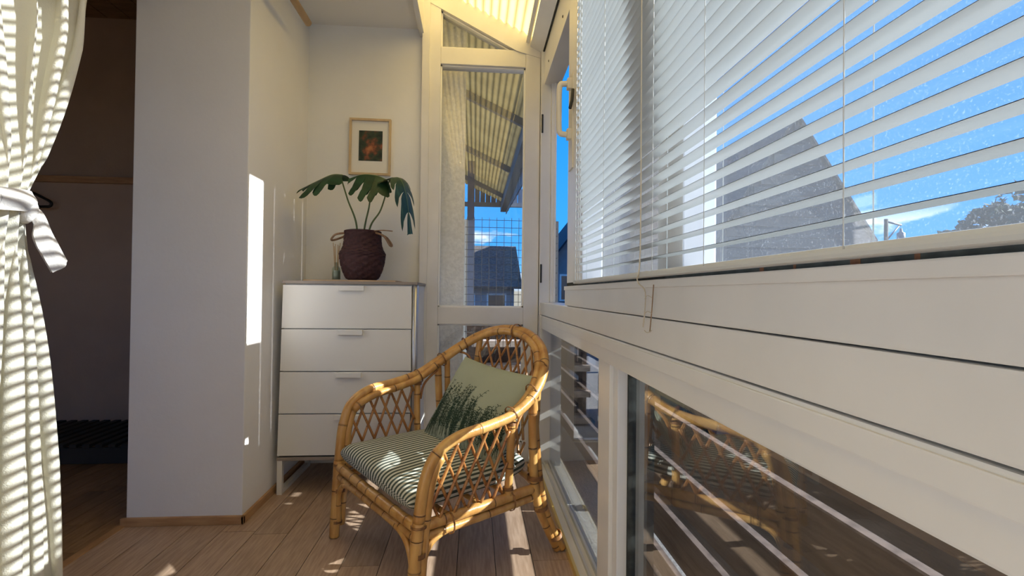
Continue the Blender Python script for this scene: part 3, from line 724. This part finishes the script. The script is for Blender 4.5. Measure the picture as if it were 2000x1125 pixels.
# lattice
KNOTS = []
def lat(fn, lo, hi, slope, sgn, c0, sp):
    """fn(a,z)->point; strips in (a,z) with clipping to z< top(a), lo<a<hi"""
def lattice_side(s_):
    zb = SZ+.012; lo, hi = .034, .338; sp, H = .050, .115
    for sg in (1, -1):
        a0 = lo-.20
        while a0 < hi+.20:
            pts = []
            for k in range(60):
                z = zb+k*.0055; d = a0+sg*(z-zb)*.050/H*1.05
                if d < lo or d > hi: continue
                zt, wt = rim_at_d(d)
                if z > zt-.012: continue
                t = (z-zb)/(zt-zb); w_ = .290+(wt-.290)*t
                pts.append((s_*(w_+sg*.0042), d, z))
            if len(pts) > 6:
                pts = pts[::6]+([pts[-1]] if (len(pts)-1) % 6 else [])
                cane('lattice_cane', pts, .0050, n=2, m='cane_thin', step=.085, off=random.uniform(.02, .06), seg=7)
            a0 += sp
def lattice_back():
    zb = SZ+.012; lo, hi = -.176, .176; sp, H = .0545, .105
    for sg in (1, -1):
        a0 = lo-.30
        while a0 < hi+.30:
            pts = []
            for k in range(95):
                z = zb+k*.0055; w_ = a0+sg*(z-zb)*.5
                if w_ < lo or w_ > hi: continue
                dt, zt = rim_at_w(w_)
                if z > zt-.022: continue
                t = (z-zb)/(zt-zb); db = .548-.04*(w_/.18)**2; d = db+(dt-.010-db)*t**1.2
                pts.append((w_, d+sg*.0042, z))
            if len(pts) > 6:
                pts = pts[::6]+([pts[-1]] if (len(pts)-1) % 6 else [])
                cane('lattice_cane', pts, .0050, n=2, m='cane_thin', step=.085, off=random.uniform(.02, .06), seg=7)
            a0 += sp
lattice_side(1); lattice_side(-1); lattice_back()
# peel bindings
def binding(c, axis, r, turns=5, pitch=.0029):
    c = lean(c); ax = Vector(axis).normalized(); up = ax.orthogonal().normalized(); sd_ = ax.cross(up); P = []
    for k in range(turns*12+1):
        a = k*2*math.pi/12; P.append(c+ax*((k/12-turns/2)*pitch)+(up*math.cos(a)+sd_*math.sin(a))*r)
    MB().tube(P, .0015, 5).build('binding', M['binding'], ch)
for s_ in (-1, 1):
    binding((s_*.286, .016, .165), (0, .05, 1), .022); binding((s_*.287, .018, SZ+.004), (0, .05, 1), .0225, 3)
    binding((s_*.287, .008, .055), (0, .05, 1), .0215, 4)
    binding((s_*.300, .353, .505), (0, .05, 1), .0165, 5); binding((s_*.291, .352, SZ+.03), (0, 0, 1), .0165, 4)
    binding((s_*.291, .12, SZ-.016), (0, 1, 0), .031, 2); binding((s_*.291, .36, SZ-.016), (0, 1, 0), .031, 2)
    binding((s_*.290, .475, .285), (0, .05, 1), .027, 6); binding((s_*.296, .50, .17), (.05, .2, -1), .024, 5); binding((s_*.318, .55, .06), (.1, .4, -1), .0245, 5)
    for i_ in (.36, .47, .56):
        z, w_ = rim_at_d(i_); p = Vector((s_*w_, i_, z)); q_ = inset(p); binding((p+q_)/2, (s_*-.35*(i_ > .5), 1, .45), .030, 2)
binding((0, .645, .752), (1, 0, 0), .031, 3)

# seat cushion
cu = empty('seat_cushion', CO); cu.rotation_euler = (0, 0, -CT); props(cu, 'grey and white striped seat cushion in the rattan armchair', 'cushion')
def cushion():
    m = MB(); nd, nr = 40, 64; hw0, th = .258, .036; zc_ = SZ+.022+th
    d0, d1 = .004, .505
    for j in range(nd+1):
        t = j/nd
        # denser near ends
        t = .5-.5*math.cos(math.pi*t); d = d0+(d1-d0)*t
        e_ = min(1, min(d-d0, d1-d)/.045); f = math.sqrt(max(0, 1-(1-e_)**2))
        back = max(0, (d-.30)/.2); hw_ = hw0*(1-.16*back*back)-(1-f)*.010
        puff = .012*math.sin(math.pi*t)
        hz = max(.0025, (th)*(.18+.82*f) if 0 < j < nd else .006)
        s_ = 0; prev = None
        for k in range(nr):
            a = 2*math.pi*k/nr-math.pi
            ca, sa = math.cos(a), math.sin(a)
            x = hw_*math.copysign(abs(ca)**.22, ca); z = hz*math.copysign(abs(sa)**.65, sa)
            if sa > 0: z += puff*(1-(x/hw_)**2)
            p = lean((x, d, zc_+z)); m.v.append(tuple(p))
            q_ = math.copysign(abs(ca)**.22, ca)*hw0+(1-abs(sa)**.65)*math.copysign(1, ca)*.028
            m.ring.append(q_+1.0)
    for j in range(nd):
        for k in range(nr):
            k2 = (k+1) % nr
            m.f.append((j*nr+k, j*nr+k2, (j+1)*nr+k2, (j+1)*nr+k)); m.sm.append(True)
    m.f.append(tuple(reversed(range(nr)))); m.f.append(tuple(nd*nr+k for k in range(nr))); m.sm += [True]*2
    return m
cushion().build('cover', M['stripe'], cu)

# throw pillow
pl = empty('throw_pillow', CO); pl.rotation_euler = (0, 0, -CT); props(pl, 'sage green throw pillow with dark grass print leaning in the armchair', 'pillow')
TL, TRc, BLc, BRc = Vector((-.170, .505, .642)), Vector((.262, .520, .612)), Vector((-.190, .310, .335)), Vector((.262, .330, .325))
pn = ((BRc-BLc).cross(TL-BLc)).normalized()
if pn.y > 0: pn = -pn
def pil(u, v, side=1, off=0):
    a, b = u*2-1, v*2-1
    ui = .5+.5*a*(1-.055*(1-b*b)); vi = .5+.5*b*(1-.065*(1-a*a))
    p = (BLc*(1-ui)+BRc*ui)*(1-vi)+(TL*(1-ui)+TRc*ui)*vi
    h = .060*((1-a*a)**.45)*((1-b*b)**.45)
    wr = .004*math.sin(a*7+b*4)*(1-b*b)*(1-a*a)
    return p+pn*(side*h+wr+off*side)
pmb = MB().grid(40, 36, lambda u, v: pil(u, v, 1)); pmb.grid(40, 36, lambda u, v: pil(u, v, -1), flip=True)
po = pmb.build('pillow_cover', M['pillow'], pl)
rng = random.Random(11)
pm = MB()
def stroke(p0, p1, w0, w1):
    d = Vector((p1[0]-p0[0], p1[1]-p0[1])); L = d.length
    if L < 1e-5: return
    n_ = Vector((-d.y, d.x))/L
    q4 = [(p0[0]-n_.x*w0, p0[1]-n_.y*w0), (p0[0]+n_.x*w0, p0[1]+n_.y*w0), (p1[0]+n_.x*w1, p1[1]+n_.y*w1), (p1[0]-n_.x*w1, p1[1]-n_.y*w1)]
    if any(a < .02 or a > .98 or b < .02 or b > .98 for a, b in q4): return
    b_ = len(pm.v); pm.v += [tuple(pil(a, b, 1, .0011)) for a, b in q4]; pm.f.append((b_, b_+1, b_+2, b_+3)); pm.sm.append(False)
for i in range(115):
    x = rng.uniform(.02, .98); y = rng.uniform(.02, .10)
    hmax = (.62 if x < .55 else .50)*rng.uniform(.45, 1.0); lean_ = rng.uniform(-.25, .35); st = 14; px_, py_ = x, y
    for k in range(st):
        t = k/st; qx = px_+lean_*hmax/st*(.4+t)+rng.uniform(-.004, .004); qy = py_+hmax/st
        stroke((px_, py_), (qx, qy), .0022, .0018)
        if k > 2:
            for sd_ in (-1, 1):
                if rng.random() < .8:
                    l_ = rng.uniform(.018, .045)*(1.15-t*.5); a_ = rng.uniform(.5, 1.0)*sd_+lean_
                    ex, ey = qx+l_*math.sin(a_), qy+l_*math.cos(a_)
                    stroke((qx, qy), (ex, ey), .0030, .0014)
                    stroke(((qx+ex)/2, (qy+ey)/2), ((qx+ex)/2+.014*math.sin(a_*1.9), (qy+ey)/2+.014*math.cos(a_*1.9)), .0028, .001)
        px_, py_ = qx, qy
pmo = pm.build('printed_grasses', M['print'], po); pmo['label'] = 'dark green grass print'

# ------------------------------------------------------------------ dark room things
bn = empty('slatted_platform', (-2.25, 2.95, 0)); props(bn, 'low black slatted wooden platform on the floor of the dark room', 'bench')
def bl_(o): o.parent = bn; o.matrix_parent_inverse = Matrix.Translation((2.25, -2.95, 0)); return o
bl_(box('front_board', M['blackwood'], (-3.0, -1.40, 2.70, 2.722, 0, .082), ch=.002)); bl_(box('back_board', M['blackwood'], (-3.0, -1.40, 3.19, 3.212, 0, .082)))
for i in range(25):
    x = -2.99+i*.064
    bl_(box('slat', M['blackwood'], (x, x+.036, 2.70, 3.212, .083, .10), ch=.003))
hg = empty('clothes_hanger', (-2.815, 3.20, 1.460)); props(hg, 'black plastic clothes hanger on the wall rail, behind the curtain', 'hanger')
MB().tube(catmull([(0, 0, .075), (.06, 0, .055), (.15, 0, .012), (.20, 0, -.018), (.195, 0, -.042), (.15, 0, -.046), (0, 0, -.046), (-.15, 0, -.046), (-.195, 0, -.042), (-.20, 0, -.018), (-.15, 0, .012), (-.06, 0, .055)], 6, closed=True), .0085, 8, closed=True).build('hanger_body', M['black'], hg)
MB().tube(catmull([(0, 0, .075), (0, 0, .10), (.022, 0, .118), (.015, 0, .145), (-.01, 0, .147), (-.02, 0, .13)], 6), .003, 8).build('hook', M['hinge'], hg)
pg = MB().tube([(-2.815, 3.226, 1.595), (-2.815, 3.185, 1.600)], .006, 8).build('peg', M['base'], bpy.data.objects['trim_3'])

# ------------------------------------------------------------------ outside: balcony
fp = struct(box('balcony_floor', M['concrete'], (.415, .74, -2.4, 7.2, -.10, -.015))); fp['label'] = 'speckled concrete strip of the balcony outside the low window'
fp = struct(box('balcony_floor', M['concrete'], (-.9, .415, 2.72, 7.2, -.10, -.015))); fp['label'] = 'speckled concrete balcony floor beyond the end window'
pf = empty('plank_fence', (.63, 1, 0)); props(pf, 'weathered brown plank parapet running along outside the low window', 'fence')
def pl_(o): o.parent = pf; o.matrix_parent_inverse = Matrix.Translation((-.63, -1, 0)); return o
PX = .625
for i, (z0, z1) in enumerate(((-.10, .05), (.09, .21), (.253, .375), (.418, .53), (.573, .70))):
    y = -2.4; k = 0
    while y < 3.74:
        y2 = min(y+1.9+.3*((i*7+k*3) % 3), 3.74)
        b_ = pl_(box('plank', M['plank'], (PX, PX+.018, y+.003, y2-.003, z0, z1), ch=.002))
        e_ = box('pale_edge', M['plank_edge'], (PX-.001, PX+.018, y+.004, y2-.004, z1-.004, z1+.001), b_)
        y = y2; k += 1
for y in (-1.5, .20, 2.95): pl_(box('fence_post', M['plank'], (PX+.026, PX+.075, y, y+.06, -.1, .74)))

scr = empty('sun_blocker', (.64, 2.5, 0)); props(scr, 'added brown boards blocking sun outside the window corner', 'screen')  # added boards that narrow the sun patch on the left wall
def sc_(o): o.parent = scr; o.matrix_parent_inverse = Matrix.Translation((-.64, -2.5, 0)); return o
for i in range(9):
    y = 1.985+i*.118
    sc_(box('blocker_board', M['plank'], (PX+.080, PX+.100, y, y+.116, .76, 2.42), ch=.002))
sc_(box('blocker_wing_board', M['plank'], (PX+.080, PX+.100, 1.885, 1.983, .76, 1.128), ch=.002))  # added wing boards cut off the lower end of the sun patch
for z in (1.13, 1.255, 1.38): sc_(box('blocker_wing_board', M['plank'], (PX+.080, PX+.100, 1.83, 1.983, z, z+.122), ch=.002))
for z in (.80, 2.2): sc_(box('blocker_batten', M['plank'], (PX+.101, PX+.125, 1.99, 3.04, z, z+.07)))
for y in (2.03, 2.92): sc_(box('blocker_post', M['plank'], (PX+.126, PX+.17, y, y+.06, -.1, 2.42)))
pier = struct(MB().prism([(-.75, 2.83), (-.066, 2.83), (-.10, 3.28), (-.75, 3.28)], 2, -.1, 3.2).build('wall_pier', M['roughcast'])); pier['label'] = 'white roughcast pier outside the end window'
# canopy beyond
cv = empty('balcony_canopy', (0, 4.5, 2.2)); props(cv, 'corrugated canopy with shade in its colour and grey rafters beyond the end window', 'canopy')
def cn_(o): o.parent = cv; o.matrix_parent_inverse = Matrix.Translation((0, -4.5, -2.2)); return o
cn_(corrugated('canopy_sheet', M['roof_shaded'], 2.72, 7.2, x0=-.6, x1=.40, dz=0))
for y in (3.75, 5.2, 6.6): cn_(MB().prism([(-.6, rz_(-.6)-.07), (.42, rz_(.42)-.07), (.42, rz_(.42)-.012), (-.6, rz_(-.6)-.012)], 1, y, y+.05).build('rafter', M['steel']))
cn_(box('eaves_beam', M['steel'], (.36, .46, 2.72, 7.2, 2.12, 2.25)))
cn_(box('end_beam', M['steel'], (-.7, 1.0, 7.2, 7.26, 2.20, 2.26)))
for i in range(14):
    x = -.10+i*.08
    cn_(box('end_slat', M['bluegrey'], (x, x+.072, 7.20, 7.22, 2.26, rz_(min(x, .5))+.25)))
for i in range(8):
    y = 4.2+i*.38
    cn_(box('side_panel', M['bluegrey'], (.44, .452, y, y+.35, 1.95+.02*i, 2.16)))
cn_(box('canopy_post', M['bluegrey'], (-.10, -.02, 5.6, 5.68, -.015, rz_(-.06)-.05)))
# mesh trellis
ms_ = empty('wire_mesh_panel', (.16, 3.3, 0)); props(ms_, 'square galvanised wire mesh panel standing beyond the end window', 'mesh')
def mm_(o): o.parent = ms_; o.matrix_parent_inverse = Matrix.Translation((-.16, -3.3, 0)); return o
for i in range(13):
    x = -.06+i*.0505
    mm_(MB().tube([(x, 3.3, .55), (x, 3.3, 1.425)], .0017, 6).build('upright_wire', M['wire']))
for i in range(17):
    z = .60+i*.0505
    mm_(MB().tube([(-.07, 3.3035, z), (.56, 3.3035, z)], .0017, 6).build('cross_wire', M['wire']))
for x in (-.066, .555): mm_(box('mesh_post', M['steel'], (x-.012, x+.012, 3.306, 3.33, -.015, 1.41)))
# steps / boards at the end
sb = empty('board_steps', (.4, 3.45, 0)); props(sb, 'weathered grey boards stacked as open steps beyond the end window', 'steps')
def sb_(o): o.parent = sb; o.matrix_parent_inverse = Matrix.Translation((-.4, -3.45, 0)); return o
for i, z in enumerate((.0, .18, .36, .53)):
    sb_(box('tread', M['plank_grey'], (-.02, .60, 3.38+.02*i, 3.52+.02*i, z, z+.045), ch=.003))
for x in (.0, .56): sb_(box('stringer', M['plank'], (x, x+.03, 3.45, 3.62, -.015, .55)))
bw = struct(box('wall_parapet', M['plank'], (-.07, .74, 3.75, 3.80, -.1, .72))); bw['label'] = 'dark boarded parapet behind the steps'

# ------------------------------------------------------------------ far surroundings
gd = struct(box('ground', M['grass'], (-60, 120, -60, 140, -3.2, -3.0))); gd['label'] = 'dark earth ground around the houses'
def house(name, label, x0, x1, y0, y1, ze, zr, ridge, wall, roofm, over=.25, wins=(), courses=0):
    h = empty(name, ((x0+x1)/2, (y0+y1)/2, -3)); props(h, label, 'house')
    def a(o): o.parent = h; o.matrix_parent_inverse = Matrix.Translation((-(x0+x1)/2, -(y0+y1)/2, 3)); return o
    if ridge == 'y':
        xm = (x0+x1)/2
        a(MB().prism([(x0, -3), (x1, -3), (x1, ze), (xm, zr), (x0, ze)], 1, y0, y1).build('walls', wall))
        for s_, xe in ((-1, x0), (1, x1)):
            sl_ = (zr-ze)/(xm-x0); xo = xe+s_*over; zo = ze-over*sl_
            a(MB().prism([(xm, zr+.02), (xo, zo+.02), (xo, zo+.14), (xm, zr+.14)], 1, y0-over, y1+over).build('roof_slope', roofm))
    else:
        ym = (y0+y1)/2
        a(MB().prism([(y0, -3), (y1, -3), (y1, ze), (ym, zr), (y0, ze)], 0, x0, x1).build('walls', wall))
        for s_, ye in ((-1, y0), (1, y1)):
            sl_ = (zr-ze)/(ym-y0); yo = ye+s_*over; zo = ze-over*sl_
            a(MB().prism([(ym, zr+.02), (yo, zo+.02), (yo, zo+.14), (ym, zr+.14)], 0, x0-over, x1+over).build('roof_slope', roofm))
    for (wx0, wx1, wz0, wz1) in wins:
        f = a(box('window', M['frame'], (wx0, wx1, y0-.05, y0+.02, wz0, wz1)))
        p_ = box('pane', M['pane_dark'], (wx0+.08, wx1-.08, y0-.07, y0-.04, wz0+.08, wz1-.08)); p_.parent = f
    for i in range(courses):
        z = -1.0+i*.30
        if z > zr-.4: break
        hw_ = (x1-x0)/2*min(1, (zr-z-.29)/(zr-ze))
        xm = (x0+x1)/2
        a(box('siding_board', wall, (xm-hw_+.05, xm+hw_-.05, y0-.03-.012*(i % 2), y0, z, z+.285)))
    return h
house('gabled_house', 'tall dark grey gabled house seen through the right window', 6.85, 11.45, 13.3, 20.5, 2.62, 6.05, 'y', M['siding'], M['slate'], over=.12, courses=26)
house('tiled_house', 'house with brown grey hipped roof beyond the wire mesh', -6, 2.0, 25, 33, 1.35, 3.6, 'x', M['render'], M['rooftile'], over=.4, wins=((-1.2, .0, -.4, .9), (.6, 1.6, -.4, .9)))
house('rendered_house', 'grey house with black roof seen through the open gap', 3.45, 9.5, 21.5, 28, 2.5, 6.4, 'y', M['render'], M['navyroof'], over=.5, wins=((3.75, 4.25, .6, 1.8),))
def tree(name, label, c, rx, rz, n, seed, leaf_s=.22, group=None):
    rg = random.Random(seed); t = empty(name, (c[0], c[1], -3)); props(t, label, 'tree', group)
    m = MB(); lobes = [(Vector((rg.uniform(-.6, .6)*rx, rg.uniform(-.6, .6)*rx, rg.uniform(-.5, .6)*rz)), rg.uniform(.35, .6)) for _ in range(9)]
    for i in range(n):
        lc, lr = rg.choice(lobes); d = Vector((rg.gauss(0, 1), rg.gauss(0, 1), rg.gauss(0, 1))).normalized()*rg.uniform(.6, 1)**.5
        p = Vector((0, 0, c[2]+3))+lc+Vector((d.x*rx*lr, d.y*rx*lr, d.z*rz*lr))
        a = Vector((rg.gauss(0, 1), rg.gauss(0, 1), rg.gauss(0, 1))).normalized(); b = a.orthogonal().normalized(); s_ = leaf_s*rg.uniform(.6, 1.2)
        k = len(m.v); m.v += [tuple(p-a*s_), tuple(p+b*s_*.55), tuple(p+a*s_), tuple(p-b*s_*.55)]; m.f.append((k, k+1, k+2, k+3)); m.sm.append(False)
    m.build('crown', M['foliage'], t)
    tr_ = MB().tube([(0, 0, 0), (.1, 0, (c[2]+3)*.5), (0, 0, c[2]+3)], [.28, .2, .08], 8).build('trunk', M['bark'], t)
    for i in range(5):
        l, _ = lobes[i]; MB().tube([(0.05, 0, (c[2]+3)*.55), tuple(Vector((0, 0, c[2]+3))+l*.8)], [.09, .03], 6).build('branch', M['bark'], tr_)
tree('leafy_tree', 'tall leafy tree at the far right beyond the blind', (20.8, 16.6, 3.3), 2.4, 2.3, 4200, 2)
tree('leafy_tree', 'small distant tree right of the utility pole', (29.5, 28.3, 3.4), 1.5, 1.5, 1500, 5, .25)
tree('leafy_tree', 'rounded distant tree between the small tree and the tall tree', (34.2, 29.8, 3.9), 1.7, 1.6, 1500, 8, .25)
up = empty('utility_pole', (25.2, 28.1, -3)); props(up, 'wooden utility pole with bracket and transformer beyond the gabled house', 'utility pole')
MB().tube([(0, 0, 0), (0, 0, 8.75)], [.15, .11], 10).build('pole', M['bark'], up)
MB().tube([(0, 0, 8.6), (1.0, 0, 8.4)], .06, 8).build('bracket', M['steel'], up); MB().tube([(0, 0, 7.4), (.85, 0, 8.35)], .05, 8).build('strut', M['steel'], up)
MB().lathe([(.05, 0), (.22, .05), (.22, .7), (.10, .78), (.06, 1.0)], 14, (.98, 0, 7.2)).build('transformer', M['steel'], up)
